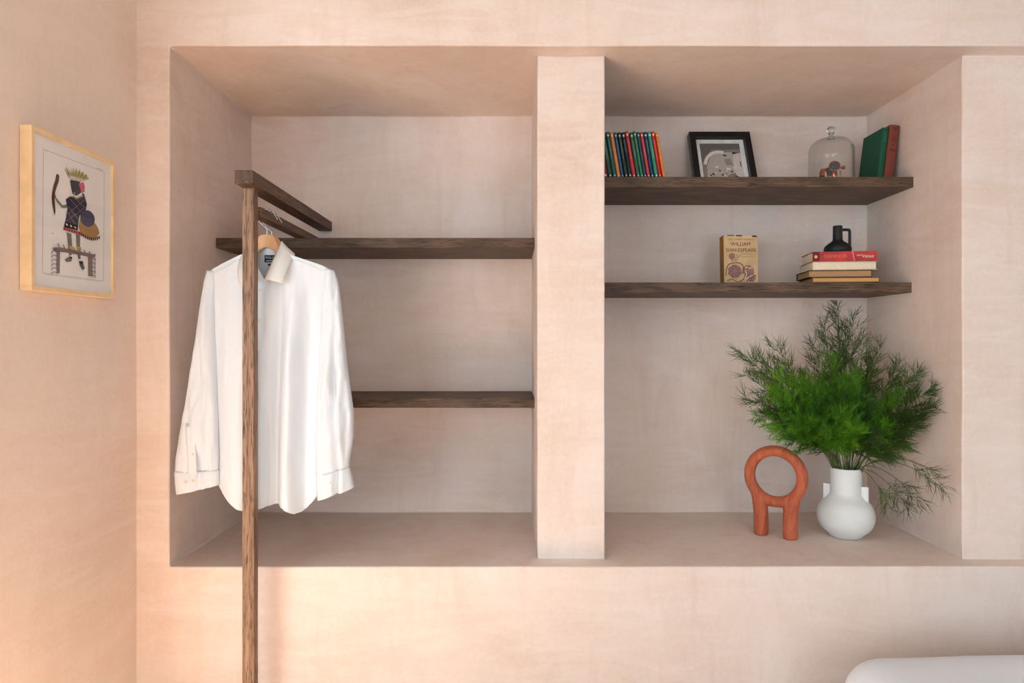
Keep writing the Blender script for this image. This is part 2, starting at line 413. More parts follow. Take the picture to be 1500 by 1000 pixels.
# ------------------------------------------------------------------ shirt
DS = 2.130
def W(px, py, dy): return Vector((X(px, DS), DS + dy, Z(py, DS)))
shirt = thing('shirt', (X(396, DS), DS, Z(372, DS)), 'white long-sleeved cotton dress shirt on a wooden hanger below the oak rail', 'shirt')
Ltab = [(360,303),(402,304),(430,309),(460,312),(520,315),(600,318),(660,320),(705,319),(745,322)]
Rtab = [(360,490),(400,488),(420,480),(450,476),(520,474),(600,471),(680,469),(718,469),(745,466)]
fold_r = [(432,11,.026),(386,10,.010),(338,14,.009),(362,10,.006),(478,9,.006)]
fold_v = [(410,8,.026),(454,9,.022),(398,3.0,.016),(372,8,.006),(324,8,.007)]
def folds(px, py):
    g = min(1, max(0, (py-395)/120.0)); g2 = min(1, max(0, (py-560)/60.0))
    sway = 3.0*math.sin(py*.011) + 2.5*noise.noise(Vector((py*.012, px*.006, 0)))
    f = 0
    for p, w_, a in fold_r: f += a*g*math.exp(-((px + sway - p)/w_)**2)
    for p, w_, a in fold_v:
        gg = g2 if w_ == 3.0 else g
        f -= a*gg*math.exp(-((px + sway - p)/w_)**2)
    f += .0045*noise.noise(Vector((px*.05, py*.008, 3))) * (.4+g) + .0022*noise.noise(Vector((px*.12, py*.03, 7)))
    return f*1.25
def prof(u, py):
    base = lerp_tab([(360,.018),(400,.026),(450,.036),(560,.042),(745,.046)], py)
    return base*max(0.0, 1-abs(2*u-1)**2.6)**.6
def front_y(px, py):
    L, R = lerp_tab(Ltab, py), lerp_tab(Rtab, py); u = min(1, max(0, (px-L)/(R-L)))
    e = max(0.0, 1-abs(2*u-1)**4)
    return -(prof(u, py) + folds(px, py)*e)
def back_y(px, py):
    L, R = lerp_tab(Ltab, py), lerp_tab(Rtab, py); u = min(1, max(0, (px-L)/(R-L)))
    e = max(0.0, 1-abs(2*u-1)**4)
    return .9*prof(u, py) + .012*e*noise.noise(Vector((px*.05, py*.006, 11)))
ftop = [(303,403),(309,397),(330,386),(354,375),(370,368),(374,372),(380,388),(387,402),(393,411),(399,411),(404,400),(410,385),(414,374),(418,369),(428,374),(473,389),(484,395),(490,402)]
btop = [(303,403),(309,397),(330,386),(354,375),(368,366),(376,362),(393,361),(408,362),(416,366),(428,374),(473,389),(484,395),(490,402)]
hem = [(303,690),(313,699),(322,709),(330,718),(340,729),(354,740),(366,744),(378,743),(390,739),(405,736),(425,737),(432,742),(440,747),(448,746),(455,740),(463,730),(470,717),(480,700),(490,690)]
def panel(top, fy, nu=110, nv=90, dh=0.0):
    vs, fs = [], []
    for j in range(nv+1):
        for i in range(nu+1):
            u = i/nu; pt = 303 + 187*u
            t0 = lerp_tab(top, pt); v_ = j/nv
            pb = lerp_tab(Ltab, 720) + (lerp_tab(Rtab, 720) - lerp_tab(Ltab, 720))*u
            t1 = lerp_tab(hem, pb) + dh*math.sin(math.pi*u)
            py = t0 + (t1-t0)*v_
            L, R = lerp_tab(Ltab, py), lerp_tab(Rtab, py)
            # the shoulder width relaxes into the body width
            px = L + (R-L)*u
            k = min(1, max(0, (py - t0)/40.0)); px = pt*(1-k) + px*k
            vs.append(W(px, py, fy(px, py)))
    n = nu+1
    for j in range(nv):
        for i in range(nu): fs.append((j*n+i, j*n+i+1, (j+1)*n+i+1, (j+1)*n+i))
    return vs, fs
v1, f1 = panel(ftop, front_y); v2, f2 = panel(btop, back_y, dh=-4)
n1 = len(v1); vs = v1 + v2; fs = f1 + [tuple(i+n1 for i in f) for f in f2]
body = mesh('body', vs, fs, COTTON, None, smooth=True)
bm = bmesh.new(); bm.from_mesh(body.data); bmesh.ops.remove_doubles(bm, verts=bm.verts, dist=.0008); bmesh.ops.recalc_face_normals(bm, faces=bm.faces); bm.to_mesh(body.data); bm.free()
at(body, shirt)
def sleeve(rows, crease, nrow, name, mat, rough=1.0, nn=64, seed=0, flip=1):
    """rows: (v, pyL, pyR, L, R, centre depth, half thickness)"""
    def col(k): return [(r[0], r[k]) for r in rows]
    vs, fs = [], []
    v0, v1_ = rows[0][0], rows[-1][0]
    for j in range(nrow+1):
        v = v0 + (v1_-v0)*j/nrow
        pl, pr, L, R, yc, th = [lerp_tab(col(k), v) for k in range(1, 7)]
        for i in range(nn):
            a = 2*math.pi*i/nn; ca, sa = math.cos(a), math.sin(a)
            e = abs(ca)**.9*(1 if ca > 0 else -1)
            px = (L+R)/2 + (R-L)/2*e; t = (e+1)/2; py = pl + (pr-pl)*t
            y = yc - th*math.copysign(abs(sa)**.8, sa)
            if sa > 0:
                y -= th*rough*(.55*noise.noise(Vector((px*.07 + seed, py*.012, seed))) + .22*noise.noise(Vector((px*.16, py*.05, seed+2))))*sa
                y += crease(px, py)*sa
            vs.append(W(px, py, y))
    for j in range(nrow):
        for i in range(nn): fs.append((j*nn+i, j*nn+(i+1) % nn, (j+1)*nn+(i+1) % nn, (j+1)*nn+i))
    return mesh(name, vs, fs, mat, None, smooth=True, solid=.0012)
def creaseL(px, py):
    g = min(1, max(0, (py-600)/60.0))
    return .010*g*math.exp(-((px-300)/3.5)**2) - .006*g*math.exp(-((px-291)/6)**2) + .004*g*math.sin(px*.55)*math.exp(-((px-310)/10)**2)
def creaseR(px, py):
    g = min(1, max(0, (py-470)/90.0)); c = 494 + 3*min(1, max(0, (py-560)/120.0))
    return .030*g*math.exp(-((px-c)/3.2)**2) - .010*g*math.exp(-((px-c-9)/6)**2) - .008*g*math.exp(-((px-480)/6)**2)
sl = sleeve([(396,396,398,304,316,.0,.014),(412,412,412,301,318,.0,.022),(440,440,440,297.5,317,-.004,.026),(480,480,480,292.5,317,-.008,.030),(520,520,520,287.5,319,-.012,.032),(580,580,580,278.5,321,-.016,.032),
             (640,640,640,268,323,-.02,.030),(672,672,670,262.5,324,-.02,.026),(690,690,688,262,323,-.02,.022)], creaseL, 70, 'sleeve', COTTON, seed=1)
at(sl, shirt)
sr = sleeve([(394,394,396,476,489,.0,.014),(412,408,412,476,494.5,.0,.022),(440,440,440,475,499,-.004,.027),(480,480,480,472,503.5,-.006,.030),(530,530,530,469,509,-.01,.033),(575,575,575,468,515,-.012,.034),
             (605,605,605,467.5,519.5,-.014,.034),(640,640,640,467.5,519,-.016,.032),(670,672,668,467,514.5,-.016,.028),(692,697,684,467.5,512.5,-.016,.024)], creaseR, 70, 'sleeve', COTTON, seed=5)
at(sr, shirt)
def sub(o, parent):
    o.parent = parent; o.matrix_parent_inverse = (Matrix.Translation(shirt.location) if parent is shirt else parent.matrix_parent_inverse.inverted() @ Matrix()).inverted() if parent is shirt else Matrix(); return o
# parts of the shirt keep world-coordinate geometry: their own matrices cancel the Empty's translation
cl = sleeve([(0,688,686,260.8,324.3,-.02,.0226),(.5,705,697,262,324.5,-.02,.026),(1,721.5,708,264,324,-.02,.026)], creaseL, 12, 'cuff', COTTON, rough=.4, seed=1)
cl.parent = sl
cr = sleeve([(0,694,682,466.8,513.6,-.016,.0246),(.5,712,697,467.5,517.5,-.016,.028),(1,730.5,711.5,468,521,-.016,.028)], creaseR, 12, 'cuff', COTTON, rough=.4, seed=5)
cr.parent = sr
# cuff placket strip and cuff buttons on the left sleeve
def disc(name, px, py, y, r, mat, parent):
    c = W(px, py, y); vs, fs = [], []
    for yy, rr in ((.0, r), (-.0015, r), (-.002, r*.8), (-.0013, r*.6)):
        for k in range(14):
            a = 2*math.pi*k/14; vs.append(c + Vector((rr*math.cos(a), yy, rr*math.sin(a))))
    for j in range(3):
        for k in range(14): fs.append((j*14+k, j*14+(k+1)%14, (j+1)*14+(k+1)%14, (j+1)*14+k))
    fs.append(tuple(range(42, 56)))
    o = mesh(name, vs, fs, mat, None, smooth=False); o.parent = parent; return o
for px, py in ((283,701),(293,699)): disc('button', px, py, -.0475, .0045, BUTTON, sl)
disc('button', 294, 661, -.052, .0035, BUTTON, sl)
disc('button', 490, 711, -.043, .0045, BUTTON, sr); disc('button', 490, 703, -.043, .0045, BUTTON, sr)
# sleeve placket strip
vs, fs = [], []
for j in range(13):
    py = 618 + 72*j/12; c = 289.5 + 4*j/12
    for i in range(5):
        px = c - 6.5 + 13*i/4; vs.append(W(px, py, -.0518 + .001*noise.noise(Vector((px*.2, py*.05, 1))) + (.004 if j == 0 else 0)))
for j in range(12):
    for i in range(4): fs.append((j*5+i, j*5+i+1, j*5+i+6, j*5+i+5))
o = mesh('sleeve_placket', vs, fs, COTTON, None, smooth=True, solid=.001); o.parent = sl
# front placket
vs, fs = [], []
NJ = 80
for j in range(NJ+1):
    py = 414 + (738.5-414)*j/NJ
    for i in range(7):
        px = 380 + 13*i/6 + 1.5*(1 - py/740); vs.append(W(px, py, front_y(px, py) - (.0022 if 0 < i < 6 else .0006)))
for j in range(NJ):
    for i in range(6): fs.append((j*7+i, j*7+i+1, j*7+i+8, j*7+i+7))
at(mesh('placket', vs, fs, COTTON, None, smooth=True), shirt)
for py in (426, 470, 515, 560, 601, 643, 690):
    px = 386.5 + 1.5*(1 - py/740); b_ = disc('button', px, py, front_y(px, py) - .0028, .0048, BUTTON, None); at(b_, shirt)
# hidden seams: armhole seams shown as narrow raised ridges
for tab in ([(306,404),(309,430),(312,460),(315,500),(317,540)], [(474,391),(478,420),(477,460),(475,500),(473,540)]):
    pts = [W(px, py, front_y(px, py) - .001) for px, py in tab]
    o = tube('armhole_seam', smooth_curve(pts, 24), .0012, COTTON, None, 6); at(o, shirt)
for tab in ([(431,381),(445,385),(460,391),(474,398)], [(352,382),(336,391),(318,400),(308,406)]):
    o = tube('yoke_seam', smooth_curve([W(px, py, front_y(px, py) - .0015) for px, py in tab], 24), .0012, COTTON, None, 6); at(o, shirt)
# collar: stand (inside) and two leaves
def leaf(mir):
    cx = 393.0
    m_ = lambda p: (cx + (p[0]-cx)*mir, p[1], p[2])
    R_ = [m_(p) for p in [(393,359,.046),(402,356,.040),(409,352.5,.022),(412,355,-.004),(409,372,-.028),(403,394,-.050),(397.5,411,-.062)]]
    O_ = [m_(p) for p in [(393,373,.060),(410,371,.054),(425,369,.034),(432,376,-.006),(430,390,-.036),(427.5,404,-.054),(424,417,-.064)]]
    S_ = [m_(p) for p in [(393,385,.046),(404,382,.040),(413,377,.022),(416,376,-.010),(411,388,-.030),(404,402,-.046),(397,414,-.056)]]
    def strip(A, B, bulge, nv):
        a, b = smooth_curve(A, 36), smooth_curve(B, 36); vs, fs = [], []
        for i in range(37):
            for j in range(nv+1):
                t = j/nv; q = a[i].lerp(b[i], t); q.z -= bulge*math.sin(math.pi*t); vs.append(W(q.x, q.y, q.z))
        for i in range(36):
            for j in range(nv): fs.append((i*(nv+1)+j, i*(nv+1)+j+1, (i+1)*(nv+1)+j+1, (i+1)*(nv+1)+j))
        return vs, fs
    v, f = strip(R_, O_, .010, 8); at(mesh('collar_leaf', v, f, COTTON2, None, smooth=True, solid=.0018), shirt)
    v, f = strip(R_, S_, -.004, 5); at(mesh('collar_stand', v, f, COTTON, None, smooth=True, solid=.0012), shirt)
leaf(1); leaf(-1)
# neck label on the inside of the collar
LD = DS + .0085
def lbox(nm, a, b, c, d, y, mat): return box(nm, (X(a, LD), X(b, LD), y, y + .0008, Z(d, LD), Z(c, LD)), mat)
lab = at(lbox('neck_label', 387.5, 405, 373.5, 384, LD, NAVY), shirt)
text('lettering', 'POLO', .0095, THREAD, lab, (X(395.6, LD), LD - .0004, Z(377.4, LD)), R90, 1.15)
lbox('lettering_line', 390, 403.5, 381.2, 382.4, LD - .0004, THREAD).parent = lab
at(lbox('size_label', 392.5, 402, 386, 389, LD, NAVY), shirt)

# ------------------------------------------------------------------ picture on the left wall
pic = thing('framed_print', (XL, 1.79, H + .12), 'pale birch frame with a costumed archer print, hanging on the left wall', 'picture')
y0, y1, z0, z1 = 1.620, 1.962, H + .119, H + .5115; bw = .012; xf = -1.140
vs, fs = [], []
for nm, bb in (('frame_rail', (XL+.001, xf, y0, y1, z1-bw, z1)), ('frame_rail', (XL+.001, xf, y0, y1, z0, z0+bw)),
               ('frame_rail', (XL+.001, xf, y0, y0+bw, z0+bw, z1-bw)), ('frame_rail', (XL+.001, xf, y1-bw, y1, z0+bw, z1-bw))):
    at(box(nm, bb, BIRCH, None, .0008), pic)
xp = -1.1465
sheet = at(box('print_sheet', (xp-.003, xp, y0+bw-.002, y1-bw+.002, z0+bw-.002, z1-bw+.002), PAPER, None), pic)
at(box('glass_pane', (xf-.0045, xf-.0025, y0+bw-.001, y1-bw+.001, z0+bw-.001, z1-bw+.001), PANE, None), pic)
class Art:
    def __init__(s): s.v, s.f, s.m, s.mats, s.n = [], [], [], [], 0
    def poly(s, pts, mat):
        if mat not in s.mats: s.mats.append(mat)
        s.n += 1; x = xp + .0002 + s.n*.00002; b = len(s.v)
        for px, py in pts:
            d = -xp*F/(750-px); s.v.append((x, d, H + (498-py)*d/F))
        s.f.append(tuple(range(b, b+len(pts)))); s.m.append(s.mats.index(mat))
    def line(s, pts, w, mat):
        for (a, b), (c, d) in zip(pts, pts[1:]):
            l = math.hypot(c-a, d-b) or 1; nx, ny = -(d-b)/l*w/2, (c-a)/l*w/2
            s.poly([(a+nx,b+ny),(c+nx,d+ny),(c-nx,d-ny),(a-nx,b-ny)], mat)
    def build(s, name, parent):
        me = bpy.data.meshes.new(name); me.from_pydata(s.v, [], s.f)
        for m in s.mats: me.materials.append(m)
        for p, i in zip(me.polygons, s.m): p.material_index = i
        return at_sub(link(name, me), parent)
def at_sub(o, parent): o.parent = parent; return o
def Q(x, y): return (50 + x/5.56, 230 + y/5.56)    # from a close-up of the print
def QL(l): return [Q(*p) for p in l]
art = Art()
g1, g2, navy_, grey_, red_, ylw, brown_, mauve, blk, pink_, wht = flat(150,140,70), flat(182,172,120), flat(42,44,72), flat(128,122,112), flat(170,52,56), flat(196,176,92), flat(92,44,40), flat(136,112,112), flat(28,26,30), flat(206,92,112), flat(226,220,214)
tanf, slate, maroon = flat(172,132,84), flat(74,76,104), flat(110,60,62)
lines = flat(170,158,150)
art.line([(63.5,218.5),(152.5,252),(151.5,411.5),(62,399.5),(63.5,218.5)], .5, lines)
art.line([(65,219.3),(71,221.5)], .8, lines); art.line([(141,245.8),(151,249.5)], .8, lines)
art.line([(75,341.5),(79,342)], .8, lines); art.line([(65,401.5),(148,412.5)], .35, lines)
# feather crown
for i in range(15):
    t = i/14; bx, by = 285+95*t, 165+30*t; tx_, ty_ = 245+195*t, 82+72*t - 28*math.sin(math.pi*t)
    art.poly(QL([(bx-9,by),(bx+9,by+2),(tx_+5,ty_+26),(tx_,ty_-8 if i % 2 else ty_+6)]), g1 if i % 2 else g2)
art.poly(QL([(280,145),(400,180),(395,205),(290,185)]), flat(206,196,186))
art.poly(QL([(290,195),(300,185),(370,200),(385,240),(380,290),(345,315),(310,300),(300,255)]), flat(54,52,62))
art.poly(QL([(360,215),(400,205),(412,240),(408,285),(385,290),(375,260)]), pink_)
art.poly(QL([(318,288),(335,285),(332,300),(318,300)]), tanf)
# arms, bow
art.poly(QL([(272,355),(262,385),(230,392),(180,335),(168,300),(160,318),(182,365),(225,415),(262,415),(285,380)]), grey_)
art.poly(QL([(178,140),(192,138),(203,155),(198,200),(180,250),(168,290),(165,340),(168,395),(172,440),(165,478),(155,440),(146,390),(140,330),(146,280),(155,230),(170,190)]), brown_)
art.poly(QL([(385,290),(405,300),(428,380),(420,430),(398,440),(405,400)]), slate)
# tunic
art.poly(QL([(255,345),(290,318),(320,325),(350,335),(385,318),(415,345),(425,400),(400,440),(365,480),(355,560),(250,535),(270,420)]), navy_)
for a, b in (((285,335),(400,470)),((275,400),(360,510)),((268,450),(330,545)),((405,350),(275,460)),((410,410),(262,520)),((330,335),(415,415))): art.line(QL([a,b]), .55, tanf)
art.line(QL([(312,318),(345,338),(385,320)]), 2.0, tanf)
art.poly(QL([(248,528),(356,555),(352,598),(240,570)]), blk)
for k in range(3):
    x, y = 262+34*k, 549+12*k; art.poly(QL([(x-9,y-8),(x+3,y-9),(x+12,y+8),(x,y+10)]), wht)
for k in range(8):
    x, y = 236+20*k, 569+6*k; art.poly(QL([(x,y),(x+17,y+5),(x+17,y+30),(x+9,y+24),(x,y+28)]), red_)
# legs, feet
art.poly(QL([(262,612),(300,625),(305,720),(300,800),(280,800),(275,720)]), grey_)
art.poly(QL([(335,628),(372,635),(370,740),(375,830),(355,830),(345,740)]), grey_)
art.poly(QL([(272,720),(315,728),(318,775),(280,770)]), ylw); art.poly(QL([(338,722),(382,738),(376,780),(345,775)]), ylw)
art.poly(QL([(245,835),(285,810),(305,830),(298,850),(262,855)]), flat(110,108,112)); art.poly(QL([(362,850),(388,845),(410,905),(392,922),(368,885)]), flat(110,108,112))
art.poly(QL([(276,808),(304,812),(305,832)]), blk); art.poly(QL([(360,845),(395,850),(395,875),(372,870)]), blk)
# shield with fringe
art.poly(QL([(372,500),(360,560),(372,615),(395,635),(450,665),(500,655),(528,620),(520,585),(495,540)]), tanf)
for k in range(10):
    x, y = 375+16*k, 615+40*math.sin(k/9*2.4); art.poly(QL([(x,y),(x+13,y+2),(x+12,y+28),(x+2,y+22)]), maroon)
art.poly(QL([(430+60*math.cos(a*math.pi/10), 500+68*math.sin(a*math.pi/10) + 10*math.cos(a*math.pi/10)) for a in range(20)]), slate)
for k in range(4): art.line(QL([(385, 478+18*k), (480, 490+20*k)]), .4, navy_)
# trestle with tufts
art.poly(QL([(150,735),(205,735),(330,760),(490,795),(485,820),(330,790),(200,768),(150,760)]), mauve)
art.poly(QL([(178,760),(206,765),(203,948),(178,945)]), mauve); art.poly(QL([(436,800),(470,810),(472,975),(437,968)]), mauve)
for k in range(6):
    y = 770+34*k
    art.line(QL([(180,y),(150,y-6),(136,y+6),(142,y+14)]), 1.1, mauve); art.line(QL([(465,y+28),(490,y+20),(494,y+34),(482,y+44)]), 1.1, mauve)
for k in range(7):
    x = 195+42*k; art.line(QL([(x+12, 752+9*k), (x-8, 700+11*k)]), 1.2, mauve)
art.build('figure_print', sheet)

# ------------------------------------------------------------------ books
def book(name, t, dep, h, cov, pages, label, loc, rot=(0,0,0), group=None, cat='book'):
    """spine faces -y, thickness along x, height along z; origin at the lower front left corner"""
    o = thing(name, loc, label, cat, group, rot); b = min(.0022, t*.16)
    k = 8; sp = []                                   # rounded spine profile
    for i in range(k+1):
        a = math.pi*i/k; sp.append((t/2 - t/2*math.cos(a), .004 - .004*math.sin(a)))
    outer = sp + [(t, dep), (t-b, dep), (t-b, .006), (b, .006), (b, dep), (0, dep)]
    n = len(outer); vs = [(x, y, 0) for x, y in outer] + [(x, y, h) for x, y in outer]
    fs = [(i, (i+1) % n, n+(i+1) % n, n+i) for i in range(n)]
    q = len(sp)
    for off in (0, n):
        f = lambda *ix: fs.append(tuple(off+i for i in ix))
        f(*range(q), q+2, q+3); f(q-1, q, q+1, q+2); f(0, q+3, q+4, q+5)
    mesh('cover', vs, fs, cov, o)
    box('page_block', (b, t-b, .006, dep-.004, .003, h-.003), pages, o)
    return o
rowc = [('crimson', (132,34,52)), ('dark teal green', (44,84,74)), ('grey green', (40,98,84)), ('apricot orange', (226,142,82)), ('mid blue', (48,96,138)),
        ('dull bottle green', (44,72,54)), ('dark navy', (34,36,60)), ('vermilion red', (206,62,48)), ('slate green', (62,96,88)), ('bright green', (44,132,84)),
        ('blue-grey', (56,72,88)), ('rose red', (196,62,66)), ('deep petrol blue', (26,62,96)), ('emerald green', (42,142,110)), ('scarlet', (206,30,44)), ('bright orange', (238,126,38))]
rowpos = ['leftmost, half hidden by the pillar', 'second from the pillar', 'just left of the apricot one', 'fourth from the pillar', 'between apricot and bottle green', 'left of the dark navy one',
          'left of the vermilion one', 'right of the dark navy one', 'right of the vermilion one', 'in the middle of the row', 'between bright green and rose red', 'left of the petrol blue one',
          'right of the rose red one', 'left of the scarlet one', 'second from the right end', 'at the right end']
bc = [90,175,240,310,370,425,490,560,625,685,735,795,855,920,985,1040]
edges = [48] + [(a+b)/2 for a, b in zip(bc, bc[1:])] + [1064]
dB = 2.487; lean = math.radians(9.6)
DOT = flat(232,226,210)
for i, ((cn, rgb), pos) in enumerate(zip(rowc, rowpos)):
    xa = X(880 + edges[i]/11.11, dB); xb = X(880 + edges[i+1]/11.11, dB)
    t = (xb-xa)*math.cos(lean) - .0024; h = .168 + (.004 if i in (7, 9, 14) else random.uniform(-.002, .002))
    o = book('book', t, .112, h, flat(*rgb, .55), PAGES, f'slim {cn} hardback leaning in the coloured row, {pos}', (xa, dB + random.uniform(-.003,.003), H + US), (0, -lean, 0), 'slim leaning hardbacks on the top shelf')
    vs, fs = [], []
    def dot(z, r):
        n = len(vs); vs.extend([(t/2 + r*math.cos(a*math.pi/5), -.0006, z + r*1.25*math.sin(a*math.pi/5)) for a in range(10)]); fs.append(tuple(range(n, n+10)))
    dot(h-.013, t*.29); dot(.008, t*.20)
    mesh('spine_emblem', vs, fs, DOT, o)
    vs, fs = [], []
    z = h*.82; tone = tuple(min(255, int(c*.55 + 90)) for c in rgb)
    if i % 7 not in (3,):
        while z > h*(.42 if i % 3 else .55):
            n = len(vs); ww = t*random.uniform(.14,.22); vs.extend([(t/2-ww, -.0004, z), (t/2+ww, -.0004, z), (t/2+ww, -.0004, z-.0022), (t/2-ww, -.0004, z-.0022)]); fs.append((n,n+1,n+2,n+3)); z -= .0036
        mesh('spine_title', vs, fs, flat(*tone), o)
# two old books at the right end of the top shelf, leaning on the side wall
lean2 = math.radians(7)
GREEN = plain('green_cloth', srgb(10,80,54), 0.7, var=.08, scale=300); REDB = plain('rust_cloth', srgb(120,56,44), 0.7, var=.08, scale=300)
o = book('book', .022, .145, .203, GREEN, PAGES, 'old dark green clothbound book leaning beside the rust-red one', (X(1284.5,2.55), 2.55, H+US+.0025), (0, lean2, 0), 'two old books at the right end')
for k, ww in enumerate((.006,.004,.006,.005,.005,.004,.006)):
    box('spine_title', (.011-ww, .011+ww, -.0006, 0, .185-.006*k, .1875-.006*k), flat(40,112,84), o)
o = book('book', .036, .150, .210, REDB, PAGES, 'old rust-red clothbound book leaning against the right niche wall', (X(1284.5,2.55)+.0232, 2.545, H+US+.0045), (0, lean2, 0), 'two old books at the right end')
for (z, ww) in ((.196,.010),(.190,.006),(.160,.007),(.153,.009),(.146,.004),(.134,.005),(.118,.010),(.112,.012)):
    box('spine_title', (.018-ww, .018+ww, -.0006, 0, z, z+.003), flat(84,36,30), o)

# tan book facing the room
tb = thing('book', (X(1061,2.552), 2.552, H + LS), 'tan paper-jacketed thick book standing face out, lettered WILLIAM SHAKESPEARE', 'book')
tb.rotation_euler = (math.radians(-2.5), 0, math.radians(1))
TANJ = plain('tan_jacket', srgb(196,165,124), 0.7, var=.09, scale=14); TANS = plain('tan_spine', srgb(150,98,36), 0.7, var=.1, scale=20)
wB, hB, tB = .1275, .184, .050
vs = []; rc = .006
prof_ = [(0,0),(wB,0),(wB,hB-rc),(wB-.002,hB-.002),(wB-rc,hB),(0,hB)]
def prism(name, prof2, ya, yb, mat, parent):
    n = len(prof2); vs = [(x, ya, z) for x, z in prof2] + [(x, yb, z) for x, z in prof2]
    fs = [tuple(range(n)), tuple(range(2*n-1, n-1, -1))] + [(i, (i+1) % n, n+(i+1) % n, n+i) for i in range(n)]
    return mesh(name, vs, fs, mat, parent, bev=.0006)
front = prism('front_cover', prof_, 0, .003, TANJ, tb); prism('back_cover', prof_, tB-.003, tB, TANJ, tb)
box('spine', (0, .003, .003, tB-.003, 0, hB), TANS, tb, .0006)
box('page_block', (.003, wB-.004, .0031, tB-.0031, .002, hB-.004), PAGES, tb)
INK = flat(96,62,36); PUR = flat(118,78,72); PUR2 = flat(150,110,100); PALE = flat(220,196,172)
text('cover_lettering', 'THE COMPLETE WORKS OF', .0078, flat(140,104,60), front, (wB*.52, -.0005, hB-.0165), R90, 1.05)
text('cover_lettering', 'WILLIAM', .0195, INK, front, (wB*.50, -.0005, hB-.034), R90, .98)
text('cover_lettering', 'SHAKESPEARE', .0190, INK, front, (wB*.505, -.0005, hB-.057), R90, .98)
lv, lf = [], []
def ribbon(pts, w, y):
    pts = smooth_curve([Vector((p[0], 0, p[1])) for p in pts], 14); n0 = len(lv)
    for i, p in enumerate(pts):
        t = (pts[min(i+1, 14)] - pts[max(i-1, 0)]).normalized(); nn = Vector((-t.z, 0, t.x))*w/2
        lv.extend([(p.x+nn.x, y, p.z+nn.z), (p.x-nn.x, y, p.z-nn.z)])
    for i in range(14): a = n0+2*i; lf.append((a, a+1, a+3, a+2))
def flush(name, mat, parent):
    global lv, lf
    o = mesh(name, lv, lf, mat, parent); lv, lf = [], []; return o
for a in (0, 1):      # faint line under the title, two little lines of small print
    ribbon([(.070, .112-.010*a), (.085, .1125-.010*a), (.108, .112-.010*a)], .003, -.0003)
flush('small_print', flat(176,140,84), front)
c0 = Vector((.050, 0, .048))
ribbon([(.006,.030),(.010,.060),(.022,.076),(.050,.080),(.066,.074),(.074,.060),(.070,.040)], .004, -.0004)
for k in range(7):
    a = 2*math.pi*k/7; ribbon([(.040+.008*math.cos(a), .048+.008*math.sin(a)), (.040+.020*math.cos(a+.5), .048+.018*math.sin(a+.5)), (.040+.026*math.cos(a+1.0), .046+.022*math.sin(a+1.0))], .003, -.0005)
for k in range(5): ribbon([(.030+.004*k, .085), (.022+.008*k, .100), (.020+.010*k, .116-.004*abs(k-2))], .0022, -.0004)
for k in range(4): ribbon([(.060+.012*k, .006), (.078+.010*k, .028), (.085+.012*k, .050-.006*k)], .003, -.0004)
ribbon([(.010,.012),(.030,.018),(.050,.008),(.075,.016),(.112,.010)], .003, -.0004)
flush('illustration_lines', PUR, front)
n = 0
for (x, z, r) in ((.040,.048,.026),(.090,.050,.022),(.105,.025,.014),(.030,.105,.012)):
    n0 = len(lv); lv.extend([(x + r*math.cos(a*math.pi/8)*(1+.12*math.sin(3*a)), -.0002, z + r*math.sin(a*math.pi/8)) for a in range(16)]); lf.append(tuple(range(n0, n0+16)))
flush('illustration_wash', PUR2, front)
for pts in ([(.078,.020),(.084,.036),(.080,.052)], [(.072,.010),(.092,.026),(.108,.034)], [(.094,.058),(.100,.062),(.106,.058)], [(.080,.060),(.084,.064),(.088,.060)]): ribbon(pts, .0028, -.0006)
flush('illustration_light', PALE, front)
# worn dark nicks at the jacket's upper edge
boxes('worn_edge', [(.014,.040,-.0003,.001,hB-.003,hB+.0004),(.046,.070,-.0003,.001,hB-.004,hB+.0004),(.108,wB-.003,-.0003,.001,hB-.007,hB-.001)], flat(60,30,24), front)

# ------------------------------------------------------------------ stack of lying books
th = math.radians(-7)
def lying(z, t, wid, dep, cov, pages, label, xl, yo, rot, spine=False):
    """book lying flat; the long edge faces the room"""
    o = thing('book', (xl, yo, H + LS + z), label, 'book', 'lying books stacked on the lower shelf', (0, 0, rot)); b = .0025
    L = [(0, wid, 0, dep, 0, b), (0, wid, 0, dep, t-b, t)]
    if spine: L.append((0, wid, -.001, b, 0, t))
    else: L.append((0, wid, dep-b, dep, 0, t))
    boxes('cover', L, cov, o, .0005)
    box('page_block', (.004, wid-.004, .004 if not spine else b, dep-b if not spine else dep-.004, b, t-b), pages, o)
    return o
xb_, yb_ = X(1190,2.49), 2.492
PAG3 = plain('brown_pages', srgb(176,136,96), .9, var=.1, scale=260); PAG4 = plain('amber_pages', srgb(206,156,98), .9, var=.07, scale=260)
DKC = flat(44,28,28); CRM = flat(206,186,160)
l4 = lying(0, .0185, .236, .150, flat(120,80,52), PAG4, 'lying book with amber page edges at the bottom of the stack', xb_+.001, yb_, th+.02)
l3 = lying(.0185, .0265, .222, .150, DKC, PAG3, 'lying dark-covered book with brown page edges, second from the bottom of the stack', xb_-.012, yb_+.004, th)
l2 = lying(.0450, .0315, .226, .150, flat(196,176,150), PAGES_W, 'lying thick book with cream page edges under the red one', xb_, yb_, th+.005)
REDT = plain('red_jacket', srgb(170,44,44), .45, var=.22, scale=16)
l1 = lying(.0765, .0355, .222, .150, REDT, PAGES_W, 'lying red-jacketed book on top of the stack, black jug standing on it', xb_+.001, yb_-.002, th-.02, True)
text('spine_lettering', 'DANNOR', .016, flat(216,112,84), l1, (.078, -.0016, .018), R90, 1.15)
text('spine_lettering', 'and', .011, flat(240,196,180), l1, (.158, -.0016, .021), R90, 1.0, shear=.35)
text('spine_lettering', 'Venus', .017, flat(246,214,190), l1, (.188, -.0016, .017), R90, 1.0, shear=.3)
vs = [(.134,-.0014,.035),(.139,-.0014,.035),(.146,-.0014,.001),(.141,-.0014,.001)]
